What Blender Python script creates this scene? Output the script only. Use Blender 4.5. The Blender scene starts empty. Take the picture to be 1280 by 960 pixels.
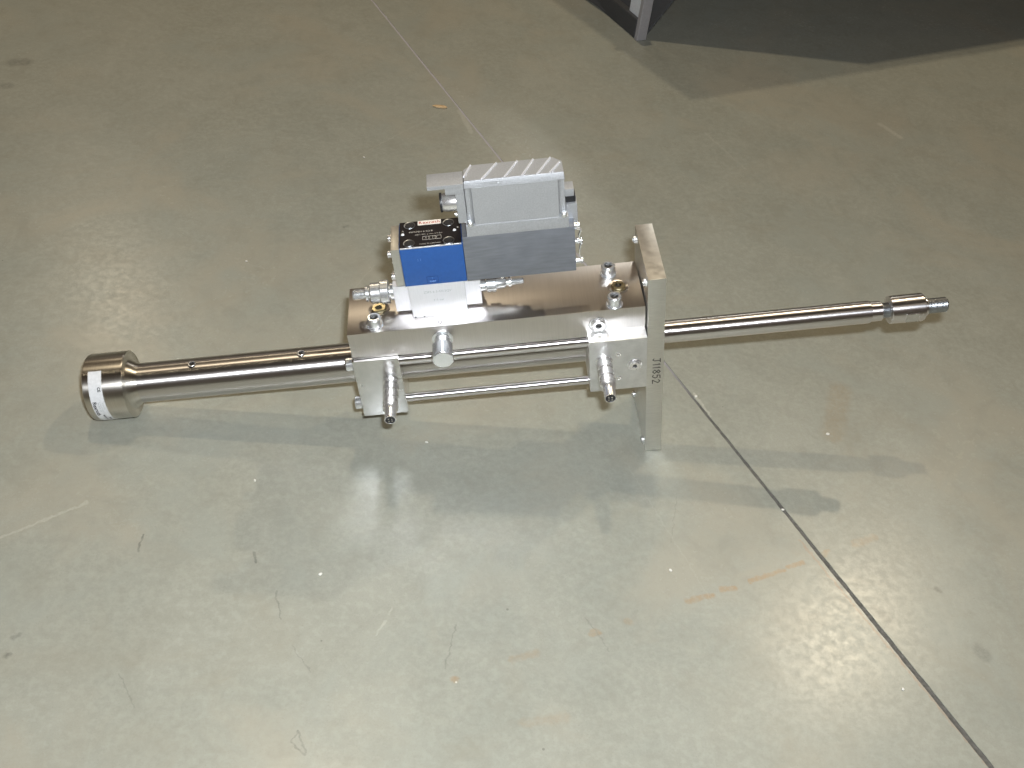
import bpy, bmesh, math, random
from mathutils import Vector, Matrix
R = math.radians
sc = bpy.context.scene
col = sc.collection

# ------------------------------------------------------------ camera
CAM = Vector((-0.23868, -0.70231, 0.72452))
RT = Vector((0.99281, -0.06524, 0.10037)); UP = Vector((-0.02659, 0.69728, 0.71631)); FW = Vector((0.11672, 0.71382, -0.69053))
cd = bpy.data.cameras.new('camera'); cam = bpy.data.objects.new('camera', cd); col.objects.link(cam)
m = Matrix.Identity(4)
for i in range(3):
    m[i][0] = RT[i]; m[i][1] = UP[i]; m[i][2] = -FW[i]; m[i][3] = CAM[i]
cam.matrix_world = m
cd.sensor_width = 36; cd.lens = 1381.92 / 1280 * 36; cd.clip_start = 0.02; cd.clip_end = 200
sc.camera = cam

# ------------------------------------------------------------ hall light
w = bpy.data.worlds.new('World'); sc.world = w; w.use_nodes = True
nt = w.node_tree; bg = nt.nodes['Background']
tc = nt.nodes.new('ShaderNodeTexCoord'); sep = nt.nodes.new('ShaderNodeSeparateXYZ'); rp = nt.nodes.new('ShaderNodeValToRGB')
nt.links.new(tc.outputs['Generated'], sep.inputs[0]); nt.links.new(sep.outputs['Z'], rp.inputs[0]); nt.links.new(rp.outputs[0], bg.inputs[0])
rp.color_ramp.elements[0].position = 0.0; rp.color_ramp.elements[0].color = (0.40, 0.36, 0.28, 1)
rp.color_ramp.elements[1].position = 0.9; rp.color_ramp.elements[1].color = (0.16, 0.125, 0.09, 1)
e = rp.color_ramp.elements.new(0.45); e.color = (0.52, 0.33, 0.22, 1)
bg.inputs[1].default_value = 0.13

def hall_lamp(x, y, z, power, size=0.36, color=(1.0, 0.84, 0.60)):
    l = bpy.data.lights.new('hall_lamp', 'AREA'); l.shape = 'DISK'; l.size = size; l.energy = power; l.color = color
    o = bpy.data.objects.new('hall_lamp', l); col.objects.link(o); o.location = (x, y, z)
    return o
# high-bay lamps of the hall on their regular grid; the two nearest ones throw the shadows
for i, j, e_, r_ in ((0, 0, 76, .15), (1, 0, 120, .17), (0, 1, 42, .22), (1, 1, 10, .4), (-1, 0, 7, .4), (0, -1, 6, .4), (1, -1, 6, .4), (2, 0, 6, .4), (-1, -1, 6, .4), (0, -2, 6, .4)):
    hall_lamp(-0.58 + 3.75 * i - 2.02 * j, 1.94 + 1.74 * i + 5.1 * j, 6.0, e_, r_)
hall_lamp(2.40, 11.8, 6.0, 120, 1.2, (1.0, 0.97, 0.88))
fl = bpy.data.lights.new('camera_flash', 'AREA'); fl.shape = 'RECTANGLE'; fl.size = 0.03; fl.size_y = 0.015
fl.energy = 10.2; fl.color = (0.90, 0.95, 1.0)
fo = bpy.data.objects.new('camera_flash', fl); col.objects.link(fo)
m2 = m.copy()
p = CAM + UP * 0.045 + RT * 0.028
for i in range(3): m2[i][3] = p[i]
fo.matrix_world = m2
sc.view_settings.view_transform = 'Standard'; sc.view_settings.look = 'None'
sc.view_settings.exposure = 0; sc.view_settings.gamma = 1
cy = sc.cycles
cy.use_denoising = True; cy.caustics_reflective = True; cy.blur_glossy = 0.0; cy.max_bounces = 8
cy.sample_clamp_indirect = 20

# ------------------------------------------------------------ materials
class NT:
    def __init__(s, name):
        s.m = bpy.data.materials.new(name); s.m.use_nodes = True
        s.t = s.m.node_tree; s.b = s.t.nodes['Principled BSDF']
    def n(s, typ, **kw):
        o = s.t.nodes.new('ShaderNode' + typ)
        for k, v in kw.items(): setattr(o, k, v)
        return o
    def l(s, a, b): s.t.links.new(a, b)
    def put(s, sock, v):
        if hasattr(v, 'is_output') or hasattr(v, 'links'): s.l(v, sock)
        else: sock.default_value = v
    def math(s, op, a, b=None, c=None, clamp=False):
        o = s.n('Math', operation=op); o.use_clamp = clamp; s.put(o.inputs[0], a)
        if b is not None: s.put(o.inputs[1], b)
        if c is not None: s.put(o.inputs[2], c)
        return o.outputs[0]
    def vm(s, op, a, b=None, out=0):
        o = s.n('VectorMath', operation=op); s.put(o.inputs[0], a)
        if b is not None: s.put(o.inputs[1], b)
        return o.outputs[out]
    def noise(s, vec, scale, detail=3, rough=.5, dist=0):
        o = s.n('TexNoise'); s.l(vec, o.inputs['Vector']); o.inputs['Scale'].default_value = scale
        o.inputs['Detail'].default_value = detail; o.inputs['Roughness'].default_value = rough; o.inputs['Distortion'].default_value = dist
        return o.outputs['Fac']
    def mr(s, v, a, b, c, d, smooth=False):
        o = s.n('MapRange'); o.interpolation_type = 'SMOOTHSTEP' if smooth else 'LINEAR'
        s.put(o.inputs[0], v)
        for i, x in enumerate((a, b, c, d)): s.put(o.inputs[i + 1], x)
        return o.outputs[0]
    def mix(s, f, a, b, mode='MIX'):
        o = s.n('Mix', data_type='RGBA', blend_type=mode); s.put(o.inputs[0], f); s.put(o.inputs[6], a); s.put(o.inputs[7], b)
        return o.outputs[2]
    def mapping(s, vec, scale):
        o = s.n('Mapping'); s.l(vec, o.inputs[0]); o.inputs['Scale'].default_value = scale
        return o.outputs[0]
    def bump(s, h, strength, dist=0.001):
        o = s.n('Bump'); s.l(h, o.inputs['Height']); o.inputs['Strength'].default_value = strength; o.inputs['Distance'].default_value = dist
        return o.outputs[0]
def c4(c): return (c[0], c[1], c[2], 1)

def metal(name, color, rough, stretch=(1, 1, 1), nscale=300, bump=0.05, var=0.12, rvar=0.08, aniso=0, smudge=0.25, arot=0, axis='Y', metallic=1.0, bdist=0.0002):
    M = NT(name); tcn = M.n('TexCoord').outputs['Object']
    v = M.mapping(tcn, stretch)
    fine = M.noise(v, nscale, 4, .6)
    sm = M.noise(tcn, 26, 3, .55)
    base = M.mix(M.mr(fine, .3, .7, 0, 1), c4([x * (1 - var) for x in color]), c4([min(1, x * (1 + var * .5)) for x in color]))
    base = M.mix(M.mr(sm, .45, .75, 0, smudge), base, c4([x * .72 for x in color]))
    M.l(base, M.b.inputs['Base Color'])
    M.b.inputs['Metallic'].default_value = metallic
    r = M.math('ADD', M.mr(fine, .3, .7, rough - rvar / 2, rough + rvar / 2), M.mr(sm, .4, .7, 0, rvar))
    M.l(r, M.b.inputs['Roughness'])
    if bump: M.l(M.bump(fine, bump, bdist), M.b.inputs['Normal'])
    if aniso:
        M.b.inputs['Anisotropic'].default_value = aniso
        M.b.inputs['Anisotropic Rotation'].default_value = arot
        t = M.n('VectorTransform', vector_type='VECTOR', convert_from='OBJECT', convert_to='WORLD'); t.inputs[0].default_value = (1, 0, 0)
        M.l(t.outputs[0], M.b.inputs['Tangent'])
    return M.m
def paint(name, color, rough=.4, metallic=0, var=.06, nscale=400, bump=0.02, coat=0):
    M = NT(name); tcn = M.n('TexCoord').outputs['Object']
    f = M.noise(tcn, nscale, 3)
    g = M.noise(tcn, 40, 3)
    b = M.mix(M.mr(f, .3, .7, 0, 1), c4([x * (1 - var) for x in color]), c4([min(1, x * (1 + var)) for x in color]))
    b = M.mix(M.mr(g, .5, .8, 0, .25), b, c4([x * .75 for x in color]))
    M.l(b, M.b.inputs['Base Color']); M.b.inputs['Metallic'].default_value = metallic
    M.l(M.mr(g, .3, .7, rough - .05, rough + .08), M.b.inputs['Roughness'])
    M.b.inputs['Coat Weight'].default_value = coat
    if bump: M.l(M.bump(f, bump, .0003), M.b.inputs['Normal'])
    return M.m

TUBE = metal('honed_steel', (.68, .655, .64), .33, (3, .3, .3), 60, 0, .02, 0, aniso=.93, smudge=.03)
CHROME = metal('chromed_rod', (.86, .84, .85), .31, (3, .3, .3), 80, 0, .02, 0, aniso=.92, smudge=.1)
CAPM = metal('turned_steel', (.72, .69, .63), .33, (60, 1, 1), 45, 0, .10, .03, aniso=.92, smudge=.3)
BLOCK = metal('milled_steel', (.69, .655, .63), .32, (1, .03, .03), 900, 0, .05, .008, aniso=.8, smudge=.2, axis='Z')
PLATE = metal('ground_steel', (.76, .75, .72), .36, (.05, .05, 1), 2600, .10, .12, .08, smudge=.35)
HEADM = metal('milled_head_steel', (.78, .78, .78), .22, (.25, 1, .25), 500, .02, .10, .06, smudge=.25)
HEADR = metal('rough_milled_steel', (.72, .72, .71), .36, (.25, 1, .25), 500, .06, .12, .08, smudge=.3, metallic=.85)
ALU = metal('bright_aluminium', (.86, .86, .89), .34, (1, .1, .1), 1200, .03, .05, .06, smudge=.12, metallic=.4)
CAST = metal('cast_aluminium', (.50, .51, .525), .42, (1, 1, 1), 900, .35, .14, .1, smudge=.3, bdist=.0004, metallic=.55)
SAWN = metal('matt_aluminium', (.265, .28, .31), .50, (.15, 1, 1), 420, .25, .18, .12, smudge=.5, metallic=.6)
ZINC = metal('zinc_plated_steel', (.86, .88, .89), .25, (1, 1, 1), 60, 0, .03, .02, smudge=.06, metallic=.82)
NICKEL = metal('nickel_plating', (.86, .85, .84), .26, (1, 1, 1), 60, 0, .04, .02, smudge=.06, metallic=.85)
DARKST = metal('blackened_thread', (.40, .42, .44), .36, (1, 1, 1), 200, 0, .08, .04)
BRASS = metal('yellow_zinc_plug', (.56, .49, .31), .26, (1, 1, 1), 300, .03, .1, .06)
SOCKET = paint('dark_socket_recess', (.035, .033, .032), .5, .6)
BLUE = paint('blue_valve_paint', (.019, .092, .32), .38, coat=.15)
BLACK = paint('black_nameplate', (.012, .009, .009), .55); BLACK.node_tree.nodes['Principled BSDF'].inputs['Specular IOR Level'].default_value = .25
PLASTIC = paint('black_plastic', (.015, .015, .017), .4)
WHITE = paint('white_sticker', (.80, .81, .82), .45, bump=0)
PALE = paint('pale_tag', (.86, .80, .72), .45, bump=0)
INK = paint('black_ink', (.02, .02, .022), .6, bump=0)
REDINK = paint('red_ink', (.50, .10, .06), .6, bump=0)
SILVERINK = paint('silver_print', (.48, .45, .40), .5, bump=0)
PALEBLUE = paint('pale_blue_print', (.22, .38, .75), .5, bump=0)
NAVY = paint('navy_print', (.012, .05, .20), .5, bump=0)
GREYINK = paint('grey_print', (.45, .49, .48), .6, bump=0)
PIN = metal('contact_pin', (.85, .82, .78), .2)
EDGE = metal('bare_edge', (.85, .86, .9), .3)

# ------------------------------------------------------------ mesh helpers (coordinates of the actuator: x along the axis, z up from the plate's middle)
def fin(bm, angle=32):
    me = bpy.data.meshes.new('mesh'); bmesh.ops.recalc_face_normals(bm, faces=bm.faces[:]); bm.to_mesh(me); bm.free()
    me.shade_smooth(); me.set_sharp_from_angle(angle=R(angle)); return me
def prism(bm, pts, a, b, axis='z'):
    def P(u, v, t): return {'z': (u, v, t), 'y': (u, t, v), 'x': (t, u, v)}[axis]
    lo = [bm.verts.new(P(u, v, a)) for u, v in pts]; hi = [bm.verts.new(P(u, v, b)) for u, v in pts]
    n = len(pts)
    bm.faces.new(lo); bm.faces.new(hi)
    for i in range(n): bm.faces.new((lo[i], lo[(i + 1) % n], hi[(i + 1) % n], hi[i]))
def bevel(bm, w, seg=2, angle=30):
    bmesh.ops.recalc_face_normals(bm, faces=bm.faces[:])
    es = [e for e in bm.edges if len(e.link_faces) == 2 and e.calc_face_angle(0) > R(angle)]
    bmesh.ops.bevel(bm, geom=es, offset=w, segments=seg, profile=.7, affect='EDGES')
def box(x0, x1, y0, y1, z0, z1, bv=.0006, seg=2):
    bm = bmesh.new(); prism(bm, [(x0, y0), (x1, y0), (x1, y1), (x0, y1)], z0, z1)
    if bv: bevel(bm, bv, seg)
    return bm
def lathe(bm, prof, axis='x', n=40, c=(0, 0, 0), closed=False):
    """prof: (t, r) pairs along the axis; r=0 closes the end"""
    rings = []
    def P(t, r, a):
        u, v = r * math.cos(a), r * math.sin(a)
        q = {'x': (t, u, v), 'y': (u, t, v), 'z': (u, v, t)}[axis]
        return (q[0] + c[0], q[1] + c[1], q[2] + c[2])
    for t, r in prof:
        if r < 1e-7: rings.append([bm.verts.new(P(t, 0, 0))])
        else: rings.append([bm.verts.new(P(t, r, 2 * math.pi * k / n)) for k in range(n)])
    if closed: rings.append(rings[0])
    for A, B in zip(rings, rings[1:]):
        if len(A) == 1 and len(B) == 1: continue
        for k in range(n):
            k2 = (k + 1) % n
            if len(A) == 1: bm.faces.new((A[0], B[k], B[k2]))
            elif len(B) == 1: bm.faces.new((A[k], A[k2], B[0]))
            else: bm.faces.new((A[k], A[k2], B[k2], B[k]))
    return bm
def cyl(t0, t1, r, axis='x', c=(0, 0, 0), n=32, ch=.0004):
    bm = bmesh.new(); s = 1 if t1 > t0 else -1
    return lathe(bm, [(t0, 0), (t0, r - ch), (t0 + s * ch, r), (t1 - s * ch, r), (t1, r - ch), (t1, 0)], axis, n, c)
def hexa(t0, t1, r, axis='x', c=(0, 0, 0), ch=.0006, rot=0):
    bm = bmesh.new(); pts = [(r * math.cos(R(60 * k + rot)), r * math.sin(R(60 * k + rot))) for k in range(6)]
    prism(bm, pts, t0, t1, axis); bmesh.ops.translate(bm, verts=bm.verts[:], vec=c); bevel(bm, ch, 1); return bm

# ------------------------------------------------------------ object helpers
Z0 = 0.1
ABS = {}
def empty(name, loc, label, cat, rot=(0, 0, 0), group=None):
    o = bpy.data.objects.new(name, None); col.objects.link(o); o.location = loc; o.rotation_euler = rot
    o.empty_display_size = .02; o['label'] = label; o['category'] = cat
    if group: o['group'] = group
    return o
TAU = R(9.9)
act = empty('hydraulic_actuator', (0, 0, 0), 'long steel hydraulic cylinder with blue valve and upright flange plate on concrete floor', 'hydraulic cylinder', (0, -TAU, 0))
ABS[act.name] = Vector((0, 0, 0))
def part(name, src, mat, parent=act, loc=None, label=None):
    """src mesh is in actuator coordinates when loc is None, else local to loc"""
    me = src if isinstance(src, bpy.types.Mesh) else fin(src)
    if not me.materials: me.materials.append(mat)
    o = bpy.data.objects.new(name, me); col.objects.link(o)
    if loc is None:
        if 'centred' not in me:
            cx = sum((v.co for v in me.vertices), Vector()) / max(1, len(me.vertices))
            me.transform(Matrix.Translation(-cx)); me['centred'] = 1
        a = cx + Vector((0, 0, Z0))
    else: a = Vector(loc) + Vector((0, 0, Z0))
    o.parent = parent; o.location = a - ABS[parent.name]; ABS[o.name] = a
    if label: o['label'] = label
    return o
def text_mesh(s, size, to_world, depth=.00012, bend=None, bold=0, spacing=1.0):
    c = bpy.data.curves.new('lettering', 'FONT'); c.body = s; c.size = size; c.align_x = 'CENTER'; c.align_y = 'CENTER'
    c.offset = bold; c.space_character = spacing; c.resolution_u = 3
    t = bpy.data.objects.new('tmp', c); col.objects.link(t)
    dg = bpy.context.evaluated_depsgraph_get(); dg.update()
    me = bpy.data.meshes.new_from_object(t.evaluated_get(dg)); bpy.data.objects.remove(t)
    for v in me.vertices: v.co = Vector(to_world(v.co.x, v.co.y))
    me.materials.clear()
    return me

ZA = 0.0106
# --- rear cap, tube, rod --------------------------------------------------
RC = .0289
cap = part('end_cap', lathe(bmesh.new(), [(-.4732, 0), (-.4732, RC - .0016), (-.4726, RC - .0005), (-.4712, RC), (-.4398, RC), (-.4392, RC - .0006), (-.4392, .0222), (-.4388, .0215), (-.4360, .0195), (-.4330, .0174), (-.430, .0170), (-.430, 0)], 'x', 96, (0, 0, ZA)), CAPM)
def cap_pt(x, ang, r): return (x, -r * math.sin(ang), ZA + r * math.cos(ang))
bm = bmesh.new()
N = 26; prev = None
for k in range(N + 1):
    a = R(20 + k * 116 / N); row = [bm.verts.new(cap_pt(x, a, r)) for x, r in ((-.4672, RC + .00002), (-.4672, RC + .00018), (-.4560, RC + .00018), (-.4560, RC + .00002))]
    if prev:
        for i in range(3): bm.faces.new((prev[i], prev[i + 1], row[i + 1], row[i]))
    prev = row
part('paper_label', bm, WHITE, cap, label='white printed sticker wrapped round the cap')
def caplet(s, size, x, deg, mat, bold=0):
    def f(u, v):   # text runs down round the rim
        return cap_pt(x + v, R(deg) + u / RC, RC + .00030)
    part('lettering', text_mesh(s, size, f, bold=bold), mat, cap)
caplet('Rexroth', .0046, -.4648, 88, INK, .00012)
caplet('CE', .0034, -.4588, 52, INK, .0001)
for i, (s, dx, dg) in enumerate([('SN 0418 250', .0, 84), ('p max 210 bar', .0018, 84), ('40/28-250', .0036, 82)]):
    caplet(s, .0018, -.4616 + dx, dg, GREYINK)
caplet('MADE IN', .0024, -.4612, 112, INK, .00005); caplet('2008', .0022, -.4582, 116, INK, .00005)

tube = part('cylinder_tube', lathe(bmesh.new(), [(-.431, .0171), (-.2425, .0171)], 'x', 96, (0, 0, ZA)), TUBE)
def tube_plug(x, deg):
    bm = bmesh.new()
    lathe(bm, [(.0165, 0.0), (.0165, .0032), (.0172, .0033), (.0179, .0028), (.0180, .0022), (.0172, .0016), (.0172, 0)], 'z', 20)
    bmesh.ops.rotate(bm, verts=bm.verts[:], cent=(0, 0, 0), matrix=Matrix.Rotation(R(deg), 3, 'X'))
    bmesh.ops.translate(bm, verts=bm.verts[:], vec=(x, 0, ZA))
    s = part('bleed_plug', bm, SOCKET, tube)
    b2 = bmesh.new(); lathe(b2, [(.0180, .0034), (.0184, .0030), (.0183, .0023), (.0178, .0021)], 'z', 20)
    bmesh.ops.rotate(b2, verts=b2.verts[:], cent=(0, 0, 0), matrix=Matrix.Rotation(R(deg), 3, 'X'))
    bmesh.ops.translate(b2, verts=b2.verts[:], vec=(x, 0, ZA)); part('plug_ring', b2, NICKEL, tube)
tube_plug(-.3833, 6); tube_plug(-.2900, 5)
part('cylinder_barrel', lathe(bmesh.new(), [(-.2050, .0180), (-.0485, .0180)], 'x', 96, (0, 0, ZA - .001)), TUBE)
RR = .0098
rod = part('piston_rod', lathe(bmesh.new(), [(.0144, .0128), (.0160, .0128), (.0164, .0120), (.0164, RR), (.1967, RR), (.1977, RR - .0004), (.1982, .0086), (.2070, .0086), (.2076, .0082), (.2076, 0)], 'x', 72, (0, 0, ZA)), CHROME)
part('threaded_neck', lathe(bmesh.new(), [(.2077, .0062)] + [(.2077 + i * .0005, .0062 + .0004 * (i % 2)) for i in range(1, 14)] + [(.2150, .0062)], 'x', 40, (0, 0, ZA)), DARKST)
coup = part('rod_coupling', lathe(bmesh.new(), [(.2145, 0), (.2145, .0118), (.2149, .0121), (.2422, .0122), (.2434, .0117), (.2435, .0086), (.2467, .0082), (.2472, .0070), (.2472, 0)], 'x', 72, (0, 0, ZA)), CHROME)
# wrench flat on the front of the coupling
part('wrench_flat', box(.2262, .2372, -.01262, -.0112, ZA - .0052, ZA + .0040, .0003, 1), HEADM, coup)
part('threaded_stud', lathe(bmesh.new(), [(.2470, 0)] + [(.2470 + i * .00065, .0063 + .0003 * (i % 2)) for i in range(0, 26)] + [(.2646, .0054), (.2646, 0)], 'x', 40, (0, 0, ZA)), DARKST)

# --- flange ---------------------------------------------------------------
T = .0144; HY = .0363
fl_ = part('mounting_flange', box(0, T, -HY, HY, -.1, .1, .0005, 2), PLATE)
for yy, zz in ((.0292, .0905), (.0292, -.0915), (-.0270, .0905), (-.0270, -.0940)):
    s = part('flange_screw', lathe(bmesh.new(), [(.0002, .0034), (-.0020, .0034), (-.0026, .0028), (-.0026, .0016), (-.0012, .0015), (-.0012, 0)], 'x', 20, (0, yy, zz)), ZINC, fl_)
# handwriting down the narrow edge
strokes = {
 'J': [[(.1, 1), (.9, 1)], [(.55, 1), (.55, .15), (.35, 0), (.1, .15)]],
 '1': [[(.25, .8), (.45, 1), (.45, 0)]],
 '8': [[(.5, .55), (.15, .8), (.5, 1), (.85, .8), (.5, .55), (.1, .25), (.5, 0), (.9, .25), (.5, .55)]],
 '5': [[(.85, 1), (.2, 1), (.15, .6), (.6, .65), (.85, .35), (.5, 0), (.1, .1)]],
 '2': [[(.1, .8), (.45, 1), (.85, .75), (.1, 0), (.95, 0)]]}
bm = bmesh.new(); rr = random.Random(3)
cz = .0150; cw = .0052; chh = .0062
for k, ch in enumerate('J11852'):
    wch = cw * (.62 if ch == '1' else 1)
    for st in strokes[ch]:
        pts = [(.0052 + v * chh + rr.uniform(-.0002, .0002), cz - u * wch * .95 + rr.uniform(-.0001, .0001)) for u, v in st]
        for (xa, za_), (xb, zb_) in zip(pts, pts[1:]):
            d = Vector((xb - xa, zb_ - za_)); 
            if d.length < 1e-6: continue
            d.normalize(); nn = Vector((-d.y, d.x)) * .00036; d = d * .00025
            q = [(xa - d.x + nn.x, za_ - d.y + nn.y), (xb + d.x + nn.x, zb_ + d.y + nn.y), (xb + d.x - nn.x, zb_ + d.y - nn.y), (xa - d.x - nn.x, za_ - d.y - nn.y)]
            yy = -HY - .00010 - rr.uniform(0, .00008)
            bm.faces.new([bm.verts.new((a, yy, b)) for a, b in q])
    cz -= wch * 1.12
part('lettering', bm, INK, fl_, label='black handwritten J11852 down the flange edge')

# --- manifold block -------------------------------------------------------
XL = -.2421; YF = -.0331; YB = .0254; ZT = .0707; ZB = .0435
blk = part('manifold_block', box(XL, -.0012, YF, YB, ZB, ZT, .0005, 2), BLOCK)
def shcs(loc, axis_rot=None, r=.0052, h=.0085, parent=blk, mat=ZINC, name='socket_screw'):
    key = (r, h, mat.name)
    if key not in SH:
        bm = bmesh.new()
        lathe(bm, [(0, r), (h - .0008, r), (h, r - .0008), (h, r * .62), (h - r * .55, r * .58), (h - r * .55, 0)], 'z', 28)
        for i in range(28):
            pass
        SH[key] = fin(bm); SH[key].materials.append(mat)
        b2 = bmesh.new(); prism(b2, [(r * .56 * math.cos(R(60 * k)), r * .56 * math.sin(R(60 * k))) for k in range(6)], h - r * .54, h - r * .30)
        SH[key + ('s',)] = fin(b2); SH[key + ('s',)].materials.append(SOCKET)
    o = part(name, SH[key], mat, parent, loc)
    o2 = None
    part('hex_socket', SH[key + ('s',)], SOCKET, o, loc)
    return o
SH = {}
washer = lambda c: lathe(bmesh.new(), [(0, .0030), (.0006, .0030), (.0006, .0068), (0, .0070)], 'z', 28, c)
for (x, y) in ((-.2191, -.0245), (-.0256, .0122), (-.0255, -.0270)):
    shcs((x, y, ZT), r=.0057, h=.0092)
    part('screw_washer', washer((x, y, ZT)), ZINC, blk)
def port_plug(x, y, z, axis, r=.0062, mat=BRASS, s=1):
    """threaded plug with a hexagon socket, sitting in a turned recess"""
    c = (x, y, z)
    k = s
    bm = lathe(bmesh.new(), [(k * .0003, r * 1.42), (k * .0008, r * 1.38), (k * .0004, r * 1.12), (k * .0002, r * 1.0)], axis, 40, c)
    part('port_recess', bm, NICKEL if mat is not BRASS else BLOCK, blk)
    bm = lathe(bmesh.new(), [(0, r), (k * .0016, r), (k * .0022, r * .88), (k * .0022, r * .48), (k * .0006, r * .42), (k * .0006, 0)], axis, 36, c)
    part('port_plug', bm, mat, blk)
    bm = bmesh.new(); prism(bm, [(r * .44 * math.cos(R(60 * q + 10)), r * .44 * math.sin(R(60 * q + 10))) for q in range(6)], k * .0007, k * .0012, axis)
    bmesh.ops.translate(bm, verts=bm.verts[:], vec=c); part('hex_socket', bm, SOCKET, blk)
port_plug(-.2166, -.0050, ZT, 'z'); port_plug(-.0197, -.0060, ZT, 'z', .0060)
port_plug(-.0395, YF, .0560, 'y', .0056, NICKEL, -1)
part('locating_pin', lathe(bmesh.new(), [(XL, 0), (XL, .0016), (XL - .0012, .0016), (XL - .0015, .0012), (XL - .0015, 0)], 'x', 16, (0, -.012, .0640)), NICKEL, blk)
part('locating_pin', lathe(bmesh.new(), [(XL, 0), (XL, .0016), (XL - .0012, .0016), (XL - .0015, .0012), (XL - .0015, 0)], 'x', 16, (0, -.020, .0630)), NICKEL, blk)
part('lettering', text_mesh('Q', .0050, lambda u, v: (-.1668 + u, -.0283 + v, ZT + .00015)), INK, blk)
# big cap nut on its fitting at the front
CX, CZ = -.1664, .0575
nut = part('front_fitting', lathe(bmesh.new(), [(YF, .0085), (YF - .0012, .0085), (YF - .0018, .0066), (YF - .0100, .0066), (YF - .0100, 0)], 'y', 32, (CX, 0, CZ)), ZINC)
part('cap_nut', hexa(YF - .0256, YF - .0098, .0094, 'y', (CX, 0, CZ), .0009, 30), ZINC, nut)
part('nut_face', lathe(bmesh.new(), [(YF - .0255, .0081), (YF - .0261, .0078), (YF - .0261, 0)], 'y', 36, (CX, 0, CZ)), ZINC, nut)

# --- left and right clamp heads -------------------------------------------
def head(name, x0, x1, yf, yb, z0, z1, ch, mat):
    bm = bmesh.new(); prism(bm, [(yf, z1), (yf, z0 + ch), (yf + ch, z0), (yb, z0), (yb, z1)], x0, x1, 'x'); bevel(bm, .0004, 2); return part(name, bm, mat)
hl = head('rear_head', XL - .0006, -.2046, -.0356, .0262, -.0235, .0430, .0028, HEADM)
hr = head('front_head', -.0489, -.0016, -.0470, .0262, -.0070, .0493, .0006, HEADR)
for zz in (.0362, -.0085):
    b = part('hex_bolt', hexa(XL - .0066, XL - .0007, .0062, 'x', (0, -.0305, zz), .0006, 10), ZINC, hl)
# tie rods
part('tie_rod', lathe(bmesh.new(), [(-.2047, .0050), (-.0488, .0050)], 'x', 40, (0, -.0300, .0365)), CHROME)
part('tie_rod', lathe(bmesh.new(), [(-.2047, .0036), (-.0488, .0036)], 'x', 40, (0, -.0300, -.0085)), CHROME)
# front head details
for zz in (.0335, .0065):
    part('set_screw', lathe(bmesh.new(), [(-.0471, .0024), (-.0474, .0022), (-.0472, .0012), (-.0462, .0011), (-.0462, 0)], 'y', 18, (-.0252, 0, zz)), NICKEL, hr)
part('port_recess', lathe(bmesh.new(), [(-.0472, .0062), (-.0476, .0059), (-.0473, .0048)], 'y', 36, (-.0118, 0, .0205)), NICKEL, hr)
part('port_plug', lathe(bmesh.new(), [(-.0470, .0046), (-.0488, .0046), (-.0492, .0040), (-.0492, .0020), (-.0478, .0018), (-.0478, 0)], 'y', 30, (-.0118, 0, .0205)), NICKEL, hr)
part('hex_socket', lathe(bmesh.new(), [(-.0479, .0018), (-.0481, .0017), (-.0481, 0)], 'y', 6, (-.0118, 0, .0205)), SOCKET, hr)

def sensor(x, y, z, L):
    s = part('position_sensor', lathe(bmesh.new(), [(y, .0072), (y - .0012, .0072), (y - .0022, .0061), (y - .0055, .0059), (y - .0058, .0067), (y - .0110, .0067), (y - .0114, .0061), (y - .0130, .0061), (y - .0134, .0067), (y - .0200, .0067), (y - .0206, .0059), (y - .0222, .0059), (y - .0228, .0065), (y - .0300, .0065), (y - .0310, .0057), (y - .0330, .0049), (y - L + .0005, .0047), (y - L, .0045), (y - L, .0041), (y - L + .0014, .0041)], 'y', 36, (x, 0, z)), NICKEL)
    part('connector_face', lathe(bmesh.new(), [(y - L + .0004, .0041), (y - L + .0006, 0)], 'y', 30, (x, 0, z)), PLASTIC, s)
    for a in (45, 135, 225, 315):
        part('contact_pin', lathe(bmesh.new(), [(y - L + .0012, .00055), (y - L - .0004, .00055), (y - L - .0007, 0)], 'y', 10, (x + .0019 * math.cos(R(a)), 0, z + .0019 * math.sin(R(a)))), PIN, s)
sensor(-.2146, -.0356, .0155, .0430)
sensor(-.0372, -.0470, .0275, .0430)

# --- intermediate (sandwich) plate ----------------------------------------
SY = -.0205; ST = .1040; SB = .0128
sp = part('sandwich_plate', box(-.1882, -.1438, SY, SB, ZT, ST, .0006), ALU)
part('plate_wing', box(-.2015, -.1880, -.0125, .0090, ZT + .0022, .0985, .0005), ALU, sp)
part('plate_wing', box(-.1440, -.1314, -.0125, .0090, ZT + .0022, .0985, .0005), ALU, sp)
part('lettering', text_mesh('Z2FS 6-2-4X/2QV', .0030, lambda u, v: (-.1655 + u, SY - .0001, .0965 + v)), GREYINK, sp)
part('lettering', text_mesh('315 bar', .0028, lambda u, v: (-.1655 + u, SY - .0001, .0880 + v)), GREYINK, sp)
for x in (-.1862, -.1790):
    part('vent_hole', lathe(bmesh.new(), [(SY + .0001, .0006), (SY - .0001, .0006), (SY - .0001, 0)], 'y', 12, (x, 0, ZT + .0010)), SOCKET, sp)
FY, FZ = -.0045, .0880
f1 = part('check_fitting', lathe(bmesh.new(), [(-.2015, .0072), (-.2040, .0072), (-.2040, .0050), (-.2110, .0050)], 'x', 32, (0, FY, FZ)), ZINC)
part('hex_nut', hexa(-.2128, -.2052, .0106, 'x', (0, FY, FZ), .0008, 8), ZINC, f1)
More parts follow.
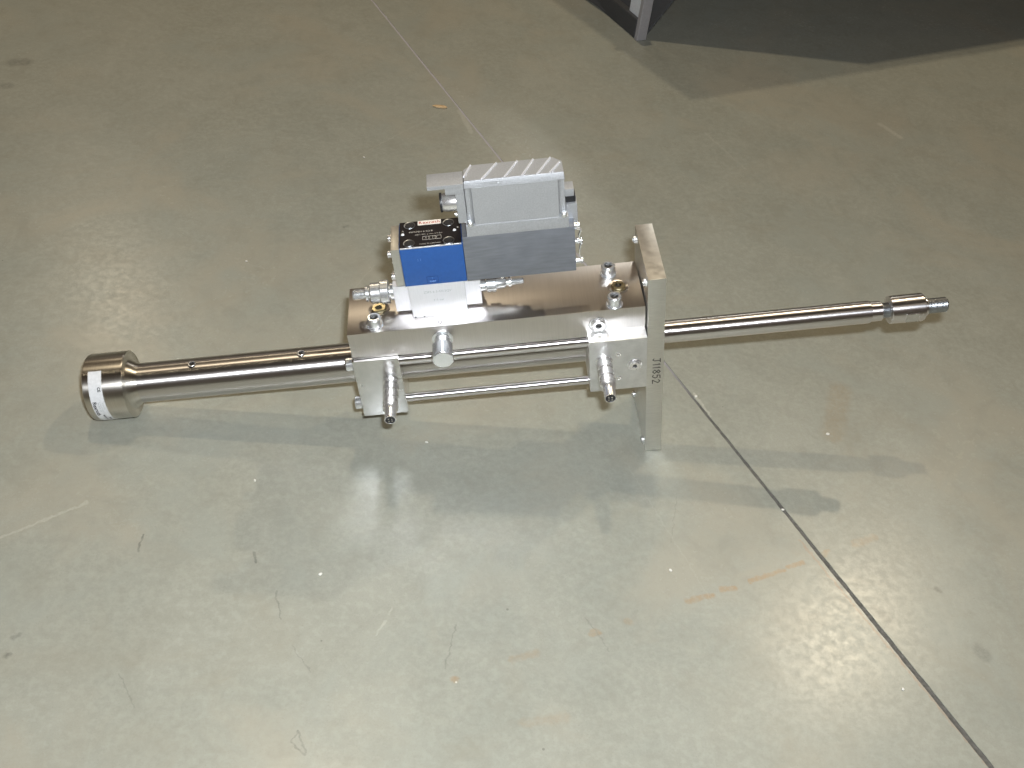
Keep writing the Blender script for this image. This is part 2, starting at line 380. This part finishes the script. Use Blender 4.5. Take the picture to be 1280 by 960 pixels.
part('fitting_body', lathe(bmesh.new(), [(-.2126, .0086), (-.2200, .0086), (-.2212, .0074), (-.2212, .0050), (-.2222, .0050), (-.2224, .0066), (-.2244, .0066), (-.2248, .0048), (-.2262, .0040)] + [(-.2262 - i * .0005, .0042 + .0004 * (i % 2)) for i in range(1, 17)] + [(-.2352, .0036), (-.2352, .0022), (-.2335, .0020), (-.2335, 0)], 'x', 36, (0, FY, FZ)), ZINC, f1)
FZ2 = .0850
f2 = part('check_fitting', lathe(bmesh.new(), [(-.1314, .0050), (-.1275, .0050), (-.1275, .0036), (-.1240, .0036)], 'x', 32, (0, FY, FZ2)), ZINC)
part('hex_nut', hexa(-.1268, -.1187, .0066, 'x', (0, FY, FZ2), .0006, 0), ZINC, f2)
part('fitting_body', lathe(bmesh.new(), [(-.1190, .0048), (-.1120, .0046), (-.1108, .0038), (-.1104, .0028), (-.1088, .0028), (-.1086, .0044), (-.1068, .0044), (-.1064, .0026), (-.1056, .0024)] + [(-.1056 + i * .0005, .0024 + .0004 * (i % 2)) for i in range(1, 18)] + [(-.0964, .0020), (-.0964, 0)], 'x', 32, (0, FY, FZ2 + .0008)), ZINC, f2)

# --- valve body -----------------------------------------------------------
VT = .1414
vb = part('valve_body', box(-.1900, -.1410, SY, SB, ST + .0002, VT, .0007), BLUE)
part('bare_edge', box(-.1893, -.1417, SY - .0001, SY + .0005, VT - .0009, VT + .0003, .0001, 1), EDGE, vb)
np_ = part('nameplate', box(-.1896, -.1416, SY + .0006, SB - .0003, VT, VT + .0007, .0002, 1), BLACK)
VZ = VT + .0007
for x, y in ((-.1817, .0077), (-.1512, .0069), (-.1822, -.0152), (-.1514, -.0160)):
    part('bolt_hole', lathe(bmesh.new(), [(VZ, .0046), (VZ + .0003, .0044), (VZ + .0002, .0039), (VZ + .00005, .0037)], 'z', 30, (x, y, 0)), DARKST, np_)
    part('bolt_head', lathe(bmesh.new(), [(VZ + .00008, .0036), (VZ + .0003, .0034), (VZ + .0003, .0019), (VZ + .0001, .0018), (VZ + .0001, 0)], 'z', 24, (x, y, 0)), PLASTIC, np_)
for x, y in ((-.1870, -.0035), (-.1467, -.0037)):
    part('rivet', lathe(bmesh.new(), [(VZ, .0014), (VZ + .0006, .0011), (VZ + .0008, 0)], 'z', 16, (x, y, 0)), WHITE, np_)
part('brand_tag', box(-.1752, -.1570, .0066, .0122, VZ + .00005, VZ + .0002, 0), PALE, np_)
def flat(s, size, x, y, z, mat, par, bold=0, sp_=1): part('lettering', text_mesh(s, size, lambda u, v: (x + u, y + v, z), bold=bold, spacing=sp_), mat, par)
flat('Rexroth', .0044, -.1661, .0093, VZ + .0003, REDINK, np_, .0001, 1.15)
flat('4WRPEH 6 C3 B', .0027, -.1730, -.0018, VZ + .0002, SILVERINK, np_)
flat('0811 404  p max 315 bar', .0021, -.1665, -.0056, VZ + .0002, SILVERINK, np_)
flat('A  P  T  B', .0024, -.1650, -.0105, VZ + .0002, SILVERINK, np_)
flat('MADE IN GERMANY', .0019, -.1655, -.0178, VZ + .0002, SILVERINK, np_)
flat('A', .0026, -.1870, .0004, VZ + .0002, SILVERINK, np_); flat('B', .0026, -.1440, -.0006, VZ + .0002, SILVERINK, np_)
bm = bmesh.new()
for (a, b, c, d) in ((-.1716, -.1570, -.0086, -.0083), (-.1716, -.1570, -.0127, -.0124), (-.1716, -.1713, -.0127, -.0083), (-.1573, -.1570, -.0127, -.0083), (-.1668, -.1665, -.0127, -.0083), (-.1620, -.1617, -.0127, -.0083)):
    prism(bm, [(a, c), (b, c), (b, d), (a, d)], VZ + .0001, VZ + .0002)
part('circuit_symbol', bm, SILVERINK, np_)
# print on the blue front
bm = bmesh.new()
for (a, b, c, d) in ((-.1725, -.1632, .1060, .1064), (-.1725, -.1721, .1060, .1122), (-.1636, -.1632, .1060, .1122), (-.1725, -.1632, .1119, .1123), (-.1700, -.1660, .1085, .1090)):
    prism(bm, [(a, c), (b, c), (b, d), (a, d)], SY - .0002, SY - .0001, 'y')
part('circuit_symbol', bm, NAVY, vb)
part('lettering', text_mesh('PABT', .0022, lambda u, v: (-.1678 + u, SY - .0003, .1073 + v), bold=.00005), PALEBLUE, vb)
part('lettering', text_mesh(':', .0040, lambda u, v: (-.1680 + u, SY - .0003, .1108 + v)), PALEBLUE, vb)
part('lettering', text_mesh(': :', .0042, lambda u, v: (-.1758 + u, SY - .0003, .1298 + v)), PALEBLUE, vb)
# end plate left of the body
ep = part('valve_end_plate', box(-.1968, -.1902, -.0196, .0118, ST + .0006, VT - .0010, .0006), PLATE)
for y, z in ((.0060, .1330), (-.0145, .1330), (-.0145, .1110), (.0060, .1110)):
    part('plate_screw', lathe(bmesh.new(), [(-.1968, .0029), (-.1996, .0029), (-.2002, .0023), (-.2002, .0012), (-.1990, .0011), (-.1990, 0)], 'x', 20, (0, y, z)), NICKEL, ep)

# --- solenoid and electronics housing -------------------------------------
sol = part('solenoid_housing', box(-.1408, -.0545, SY - .0002, .0135, ST, .1470, .0008), SAWN)
for y, z in ((-.0125, .1270), (-.0125, .1000 + .0075), (.0080, .1270)):
    part('cover_screw', lathe(bmesh.new(), [(-.0545, .0024), (-.0500, .0024), (-.0500, .0030), (-.0486, .0030), (-.0482, .0024), (-.0482, 0)], 'x', 20, (0, y, z)), ZINC, sol)
bm = bmesh.new(); pts = [(-.0540, .140), (-.0495, .1385), (-.0515, .1330), (-.0500, .1300)]
for (xa, za_), (xb, zb_) in zip(pts, pts[1:]):
    prism(bm, [(xa, za_), (xb, zb_), (xb + .0008, zb_), (xa + .0008, za_)], -.0150, -.0125, 'y')
part('earth_strap', bm, ZINC, sol)
bm = bmesh.new()
for (xa, za_), (xb, zb_) in zip([(-.0502, .1240), (-.0512, .1200), (-.0514, .1150), (-.0506, .1110)], [(-.0512, .1200), (-.0514, .1150), (-.0506, .1110), (-.0500, .1095)]):
    prism(bm, [(xa, za_), (xb, zb_), (xb + .0008, zb_), (xa + .0008, za_)], -.0150, -.0125, 'y')
part('earth_strap', bm, ZINC, sol)
EX0, EX1 = -.1368, -.0588
lip = part('housing_lip', box(EX0, EX1, SY - .0006, .0130, .1468, .1572, .0010), CAST)
def cover_outline(x0, x1, y0, y1, notch=.0036, cut=.0055):
    pts = []
    # front-left concave flute
    def flute(cx, cy, a0, a1):
        return [(cx + notch * math.cos(R(a0 + (a1 - a0) * k / 6)), cy + notch * math.sin(R(a0 + (a1 - a0) * k / 6))) for k in range(7)]
    pts += flute(x0 + .0018, y0 + .0004, 115, -8)
    pts += flute(x1 - .0018, y0 + .0004, 188, 65)
    pts += [(x1, y1 - cut), (x1 - cut, y1), (x0 + cut, y1), (x0, y1 - cut)]
    return pts
bm = bmesh.new(); prism(bm, cover_outline(-.1350, -.0604, SY, .0020), .1566, .1905); 
cov = part('electronics_cover', bm, CAST)
bm = bmesh.new()
TZ = .1958
lo = [(-.1350, SY), (-.0604, SY), (-.0604, -.0040), (-.0668, .0020), (-.1290, .0020), (-.1350, -.0035)]
vl = [bm.verts.new((x, y, .1900)) for x, y in lo]
cxm, cym = -.0977, -.009
vm_ = [bm.verts.new((cxm + (x - cxm) * .998, y + (.0002 if y < -.01 else 0), .1915)) for x, y in lo]
vh = [bm.verts.new((cxm + (x - cxm) * .985, y + (.0020 if y < -.01 else -.0004), TZ)) for x, y in lo]
bm.faces.new(vl); bm.faces.new(vh)
for A, B in ((vl, vm_), (vm_, vh)):
    for i in range(6): bm.faces.new((A[i], A[(i + 1) % 6], B[(i + 1) % 6], B[i]))
bevel(bm, .0002, 1, 20)
part('cover_top', bm, CAST, cov)
for (x0, y0, x1, y1) in ((-.1345, -.0140, -.1286, .0008), (-.1218, -.0195, -.1091, .0008), (-.1048, -.0195, -.0938, .0008), (-.0917, -.0195, -.0819, .0008), (-.0807, -.0195, -.0690, .0008), (-.0714, -.0195, -.0626, -.0061)):
    d = Vector((x1 - x0, y1 - y0)).normalized(); n_ = Vector((-d.y, d.x)) * .0006
    bm = bmesh.new(); prism(bm, [(x0 + n_.x, y0 + n_.y), (x1 + n_.x, y1 + n_.y), (x1 - n_.x, y1 - n_.y), (x0 - n_.x, y0 - n_.y)], TZ - .0004, TZ + .0013)
    bevel(bm, .0003, 1); part('cooling_rib', bm, ALU, cov)
for x in (-.1332, -.0622):
    part('cover_screw', lathe(bmesh.new(), [(.1570, .0024), (.1600, .0024), (.1606, .0019), (.1606, .0010), (.1598, 0)], 'z', 20, (x, SY + .0006, 0)), ZINC, cov)
part('lettering', text_mesh('REXROTH', .0030, lambda u, v: (-.1130 + u, SY - .0003, .1935 + v), bold=.0001), CAST, cov)
# plug side
tab = part('connector_cover', box(-.1618, -.1350, -.0218, -.0050, .1925, .1957, .0004), CAST)
part('cover_step', box(-.1490, -.1352, -.0205, -.0055, .1860, .1927, .0004), CAST, tab)
part('side_flange', box(-.1420, -.1352, -.0180, .0000, .1580, .1862, .0008), CAST, tab)
pl = part('plug_connector', lathe(bmesh.new(), [(-.1418, .0072), (-.1500, .0072), (-.1508, .0068), (-.1530, .0064), (-.1534, .0058), (-.1534, 0)], 'x', 36, (0, -.0120, .1745)), NICKEL)
part('sealing_ring', lathe(bmesh.new(), [(-.1526, .0066), (-.1526, .0074), (-.1541, .0074), (-.1543, .0066), (-.1543, 0)], 'x', 36, (0, -.0120, .1745)), PLASTIC, pl)
part('cover_screw', lathe(bmesh.new(), [(-.1420, .0018), (-.1440, .0018), (-.1440, 0)], 'x', 16, (0, -.0120, .1625)), ZINC, tab)
rt_ = part('side_connector', box(-.0590, -.0510, -.0100, .0030, .1420, .1605, .0007), CAST)
part('connector_top', box(-.0600, -.0530, -.0080, .0025, .1660, .1725, .0007), CAST, rt_)
part('sealing_ring', box(-.0596, -.0518, -.0085, .0022, .1606, .1662, .0012), PLASTIC, rt_)

# ------------------------------------------------------------ the floor
F = NT('polished_concrete'); gp = F.n('NewGeometry').outputs['Position']
F_xy = F.vm('MULTIPLY', gp, (1, 1, 0))
big = F.noise(F_xy, 2.2, 4, .55); mid = F.noise(F_xy, 11, 5, .6, .4); fine = F.noise(F_xy, 150, 5, .7); speck = F.noise(F_xy, 700, 2, .6)
base = F.mix(F.mr(big, .35, .65, 0, 1, True), (0.366, 0.368, 0.310, 1), (0.336, 0.348, 0.301, 1))
base = F.mix(F.mr(mid, .40, .62, 0, .7), base, (0.395, 0.398, 0.339, 1))
base = F.mix(F.mr(fine, .38, .68, 0, .6), base, (0.268, 0.269, 0.224, 1))
base = F.mix(F.mr(F.noise(F_xy, 5, 5, .6, .8), .50, .64, 0, .8), base, (0.375, 0.358, 0.291, 1))
base = F.mix(F.mr(F.noise(F.vm('ADD', F_xy, (3.1, 7.7, 0)), 7, 5, .6, .8), .52, .66, 0, .7), base, (0.336, 0.350, 0.304, 1))
base = F.mix(F.mr(F.noise(F.mapping(F.vm('ADD', F_xy, (1.7, 2.2, 0)), (1.2, 1, 1)), 28, 5, .65, .5), .50, .68, 0, .45), base, (0.292, 0.289, 0.239, 1))
base = F.mix(F.mr(F.noise(F_xy, 55, 6, .75, .3), .50, .70, 0, .28), base, (0.409, 0.408, 0.344, 1))
base = F.mix(F.mr(speck, .60, .75, 0, .35), base, (0.244, 0.239, 0.201, 1))
base = F.mix(F.mr(F.noise(F.mapping(F_xy, (1.3, 1.7, 1)), 5.5, 6, .65, 1.2), .56, .72, 0, .35), base, (0.322, 0.303, 0.239, 1))
dn = F.n('TexNoise'); F.l(F_xy, dn.inputs['Vector']); dn.inputs['Scale'].default_value = 160; dn.inputs['Detail'].default_value = 3
warp = F.vm('SCALE', F.vm('SUBTRACT', dn.outputs['Color'], (.5, .5, .5))); warp.node.inputs['Scale'].default_value = .006
PW = F.vm('MULTIPLY', F.vm('ADD', F_xy, warp), (1, 1, 0))
blot = F.noise(F_xy, 260, 3, .7)
def mark(a, b, wid, colr, amt, breakup=True, soft=.3):
    global base
    a3 = (a[0], a[1], 0); ba = (b[0] - a[0], b[1] - a[1], 0); L2 = max(1e-9, ba[0] ** 2 + ba[1] ** 2)
    pa = F.vm('SUBTRACT', PW, a3)
    h = F.math('DIVIDE', F.vm('DOT_PRODUCT', pa, ba, 1), L2, clamp=True)
    sc_ = F.vm('SCALE', ba); F.l(h, sc_.node.inputs['Scale'])
    d = F.vm('LENGTH', F.vm('SUBTRACT', pa, sc_), None, 1)
    k = F.mr(d, wid, wid * soft, 0, amt, True)
    if breakup: k = F.math('MULTIPLY', k, F.mr(blot, .36, .62, .45, 1))
    base = F.mix(k, base, c4(colr))
RUST = (.40, .22, .075)
for a, b, wd, am in [((.010, -.199), (.023, -.195), .0035, .6), ((.027, -.194), (.031, -.193), .0040, .7), ((.041, -.188), (.051, -.186), .0040, .75), ((.066, -.179), (.098, -.168), .0032, .75), ((.102, -.165), (.117, -.160), .0030, .7), ((.136, -.152), (.142, -.148), .0030, .5),
                     ((.168, -.140), (.188, -.132), .0055, .35), ((-.072, -.229), (-.067, -.228), .0040, .5), ((-.042, -.218), (-.041, -.218), .0050, .35), ((-.136, -.252), (-.117, -.246), .0045, .30), ((-.131, -.305), (-.100, -.300), .0055, .22), ((-.180, -.269), (-.179, -.269), .0042, .65)]:
    mark(a, b, wd, RUST, am * .65)
mark((.120, -.137), (.214, -.352), .0018, (.42, .20, .10), .3)
mark((.185, -.010), (.21, .05), .016, (.34, .24, .13), .3)
mark((.36, .46), (.43, .58), .035, (.30, .24, .17), .12)
DK = (.10, .10, .09)
for a, b, wd, am in [((-.426, -.155), (-.4245, -.137), .0011, .8), ((-.336, -.154), (-.334, -.164), .0015, .85), ((-.316, -.192), (-.310, -.217), .0009, .5), ((-.177, -.221), (-.187, -.259), .0008, .45), ((-.42, -.262), (-.405, -.29), .0008, .4), ((-.30, -.24), (-.285, -.262), .0007, .35), ((-.075, -.215), (-.060, -.245), .0008, .35), ((.02, -.09), (.006, -.14), .0006, .3),
                     ((.241, -.244), (.243, -.250), .0085, .5), ((.226, -.186), (.227, -.187), .0045, .7), ((.166, -.205), (.172, -.215), .005, .3), ((-.501, -.248), (-.500, -.247), .003, .8), ((-.500, -.233), (-.497, -.230), .003, .5), ((-.703, .597), (-.690, .600), .013, .6), ((-.700, .539), (-.695, .541), .010, .5), ((-.294, -.318), (-.284, -.327), .0011, .5), ((-.291, -.309), (-.284, -.325), .0011, .5), ((-.291, -.309), (-.295, -.318), .0011, .45), ((-.283, .285), (-.281, .286), .003, .6)]:
    mark(a, b, wd, DK, am * .7)
LT = (.62, .60, .52)
for a, b, wd, am in [((-.545, -.150), (-.474, -.105), .0018, .55), ((-.238, -.230), (-.231, -.218), .0014, .55), ((-.229, -.212), (-.226, -.206), .0012, .4), ((.415, .567), (.433, .535), .0055, .5), ((.165, .52), (.20, .44), .002, .2), ((-.02, -.05), (.03, -.20), .0008, .15), ((-.31, .10), (-.25, .22), .0009, .2), ((-.28, .42), (-.16, .55), .0012, .2), ((.09, .80), (.13, .77), .003, .3), ((-.15, .541), (-.138, .492), .0045, .5), ((.06, .04), (.070, .010), .0020, .8), ((.115, -.105), (.117, -.110), .003, .8)]:
    mark(a, b, wd, LT, am * .65)
# scattered white flecks
vo = F.n('TexVoronoi'); F.l(F_xy, vo.inputs['Vector']); vo.inputs['Scale'].default_value = 26
fk = F.math('MULTIPLY', F.math('LESS_THAN', vo.outputs['Distance'], .022), F.math('GREATER_THAN', vo.outputs['Color'], .72))
base = F.mix(F.math('MULTIPLY', fk, .7), base, (.72, .70, .62, 1))
vo2 = F.n('TexVoronoi'); F.l(F_xy, vo2.inputs['Vector']); vo2.inputs['Scale'].default_value = 34
fk2 = F.math('MULTIPLY', F.math('LESS_THAN', vo2.outputs['Distance'], .035), F.math('GREATER_THAN', vo2.outputs['Color'], .75))
base = F.mix(F.math('MULTIPLY', fk2, .5), base, (.14, .13, .11, 1))
F.l(base, F.b.inputs['Base Color'])
F.l(F.math('ADD', F.mr(mid, .3, .7, .17, .22), F.mr(fine, .3, .7, 0, .10)), F.b.inputs['Roughness'])
F.b.inputs['Specular IOR Level'].default_value = .27
F.l(F.bump(fine, .10, .0005), F.b.inputs['Normal'])
FLOOR = F.m
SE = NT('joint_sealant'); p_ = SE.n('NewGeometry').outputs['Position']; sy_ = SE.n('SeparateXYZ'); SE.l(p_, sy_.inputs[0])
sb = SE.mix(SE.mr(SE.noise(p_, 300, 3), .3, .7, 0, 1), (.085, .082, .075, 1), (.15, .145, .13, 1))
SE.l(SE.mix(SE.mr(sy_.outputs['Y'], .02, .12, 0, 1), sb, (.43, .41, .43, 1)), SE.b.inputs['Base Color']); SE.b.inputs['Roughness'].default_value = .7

J0 = Vector((-.268, .835)); J1 = Vector((.212, -.344)); JD = (J1 - J0).normalized(); JN = Vector((-JD.y, JD.x))
rj = random.Random(5)
S = []
t = -10.0
ts = [-14, -6, -2, -.6]; t = -.3
while t < 1.7: ts.append(t); t += .006
ts += [2.5, 5, 12]
def jw(t):
    return max(.0006, min(.0021, .0009 + (t - .7) * .0024)) if t > .7 else .0011
lefts, rights, lb, rb = [], [], [], []
bm = bmesh.new(); bs = bmesh.new(); rows = []
for t in ts:
    c = J0 + JD * t; wv = jw(t)
    a = c + JN * (wv + rj.uniform(0, .0005)); b = c - JN * (wv + rj.uniform(0, .0005))
    rows.append([bm.verts.new((c.x + JN.x * 12, c.y + JN.y * 12, 0)), bm.verts.new((c.x + JN.x * 1.0, c.y + JN.y * 1.0, 0)), bm.verts.new((a.x, a.y, 0)), bm.verts.new((a.x, a.y, -.004)), bm.verts.new((b.x, b.y, -.004)), bm.verts.new((b.x, b.y, 0)), bm.verts.new((c.x - JN.x * 1.0, c.y - JN.y * 1.0, 0)), bm.verts.new((c.x - JN.x * 12, c.y - JN.y * 12, 0))])
for A, B in zip(rows, rows[1:]):
    for i in range(7): bm.faces.new((A[i], A[i + 1], B[i + 1], B[i]))
bmesh.ops.recalc_face_normals(bm, faces=bm.faces[:])
me = bpy.data.meshes.new('concrete_floor'); bm.to_mesh(me); bm.free(); me.materials.append(FLOOR)
if me.polygons[0].normal.z < 0: me.flip_normals()
fo_ = bpy.data.objects.new('concrete_floor', me); col.objects.link(fo_); fo_['kind'] = 'structure'
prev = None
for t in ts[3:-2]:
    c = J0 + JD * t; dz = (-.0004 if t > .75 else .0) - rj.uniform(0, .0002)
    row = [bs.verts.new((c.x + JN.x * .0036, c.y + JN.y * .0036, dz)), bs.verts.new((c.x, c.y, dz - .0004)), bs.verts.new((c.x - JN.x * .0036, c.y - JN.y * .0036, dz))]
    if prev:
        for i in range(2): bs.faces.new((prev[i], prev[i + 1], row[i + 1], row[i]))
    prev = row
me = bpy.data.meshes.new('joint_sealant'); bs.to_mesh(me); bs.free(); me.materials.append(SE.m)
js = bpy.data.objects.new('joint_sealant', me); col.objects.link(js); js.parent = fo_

# ------------------------------------------------------------ debris
def chip(name, x, y, r, label, cat, mat, stretch=1.0, rot=0, group=None, seed=0):
    q = random.Random(seed); bm = bmesh.new(); n = 7
    pts = []
    for k in range(n):
        a = 2 * math.pi * k / n; rad = r * q.uniform(.65, 1.1); u, v = rad * stretch * math.cos(a), rad * math.sin(a)
        pts.append((u * math.cos(rot) - v * math.sin(rot), u * math.sin(rot) + v * math.cos(rot)))
    prism(bm, pts, .0002, r * .55 + .0002); bevel(bm, r * .12, 1)
    me = fin(bm, 50); me.materials.append(mat); o = bpy.data.objects.new(name, me); col.objects.link(o); o.location = (x, y, 0)
    o['label'] = label; o['category'] = cat
    if group: o['group'] = group
WOOD = paint('pale_wood', (.66, .47, .26), .7); CRUMB = paint('white_crumb', (.80, .78, .72), .6)
chip('wood_chip', -.176, .547, .0035, 'small pale wooden sliver on the floor beside the top of the joint line', 'wood chip', WOOD, 2.8, R(-12), seed=2)
g = 'white crumbs scattered on the floor'
for i, (x, y, r, lab) in enumerate([
    (.180, -.010, .0016, 'white crumb on the floor below the right rod, right of the joint line'),
    (.165, -.279, .0012, 'white crumb left of the dark joint line near the bottom of the floor'),
    (.001, -.169, .0014, 'white crumb on the floor just above the rust dashes'),
    (-.198, -.031, .0013, 'white crumb in the shadow just right of the left sensor tip'),
    (-.283, -.175, .0013, 'white crumb on open floor below the bright patch under the cylinder'),
    (-.343, -.079, .0011, 'white crumb on open floor below the polished tube'),
    (.113, -.103, .0013, 'white crumb lying on the edge of the dark joint line'),
    (.061, .036, .0014, 'white crumb at the right of the flange where the joint line begins to darken'),
    (-.267, .423, .0013, 'tiny white crumb on the floor far behind the blue valve at left'),
    (-.381, .218, .0010, 'tiny white crumb on the floor behind the polished tube')]):
    chip('crumb', x, y, r, lab, 'crumb', CRUMB, 1.4, i, g, i + 10)

# ------------------------------------------------------------ machine base at the top right
MD1 = Vector((-.409, .912)).normalized(); MD2 = Vector((.93, .37)).normalized()
mb = empty('machine_stand', (.110, .759, 0), 'machine stand with pale grey corner post and dark rails at top right', 'machine stand')
LG = paint('pale_grey_enamel', (.72, .75, .78), .45); DG = paint('dark_grey_enamel', (.060, .062, .066), .5); MG = paint('purple_grey_edge', (.34, .33, .34), .5)
def mpart(name, bm, mat):
    me = fin(bm); me.materials.append(mat); o = bpy.data.objects.new(name, me); col.objects.link(o); o.parent = mb; return o
def quadp(p0, d1, l1, d2, l2, z0, z1, bv=.001):
    a = Vector(p0); q = [a, a + d1 * l1, a + d1 * l1 + d2 * l2, a + d2 * l2]
    bm = bmesh.new(); prism(bm, [(v.x, v.y) for v in q], z0, z1); bevel(bm, bv, 1); return bm
mpart('corner_post', quadp((.004, .009), MD1, .034, MD2, .012, .0, .066), LG)
mpart('post_edge', quadp((.0005, .0000), MD1, .008, MD2, .016, .0002, .0665), MG)
mpart('bottom_rail', quadp(Vector((0, .004)) + MD1 * .006, MD1, .55, MD2, .011, .0, .028), DG)
V0 = Vector((.012, .008, .001)); V1 = Vector((.374 - .110, .818 - .759, .412))
ME = Vector((-.51, .86, 0)).normalized()
bm = bmesh.new(); up_ = Vector((-.85, -.1, .5)).normalized() * .004
lo = [bm.verts.new(q) for q in (V0, V1, V1 + ME * .9, V0 + ME * .9)]; hi = [bm.verts.new(q.co + up_) for q in lo]
bm.faces.new(lo); bm.faces.new(hi)
for i in range(4): bm.faces.new((lo[i], lo[(i + 1) % 4], hi[(i + 1) % 4], hi[i]))
mpart('sloping_panel', bm, DG)  # panel added to block the lamps, sloped to fit the shadow's inner edge
mpart('deck_plate', quadp(Vector((V1.x, V1.y)), ME.xy, 1.2, MD2, 1.6, .410, .425), DG)  # unseen deck, its outline worked back from the shadow on the floor
for a_, b_ in ((1.15, .1), (1.15, 1.5), (.75, 1.5)):
    q = Vector((V1.x, V1.y)) + ME.xy * a_ + MD2 * b_
    mpart('leg', quadp(q, ME.xy, .04, MD2, .04, 0, .410), DG)
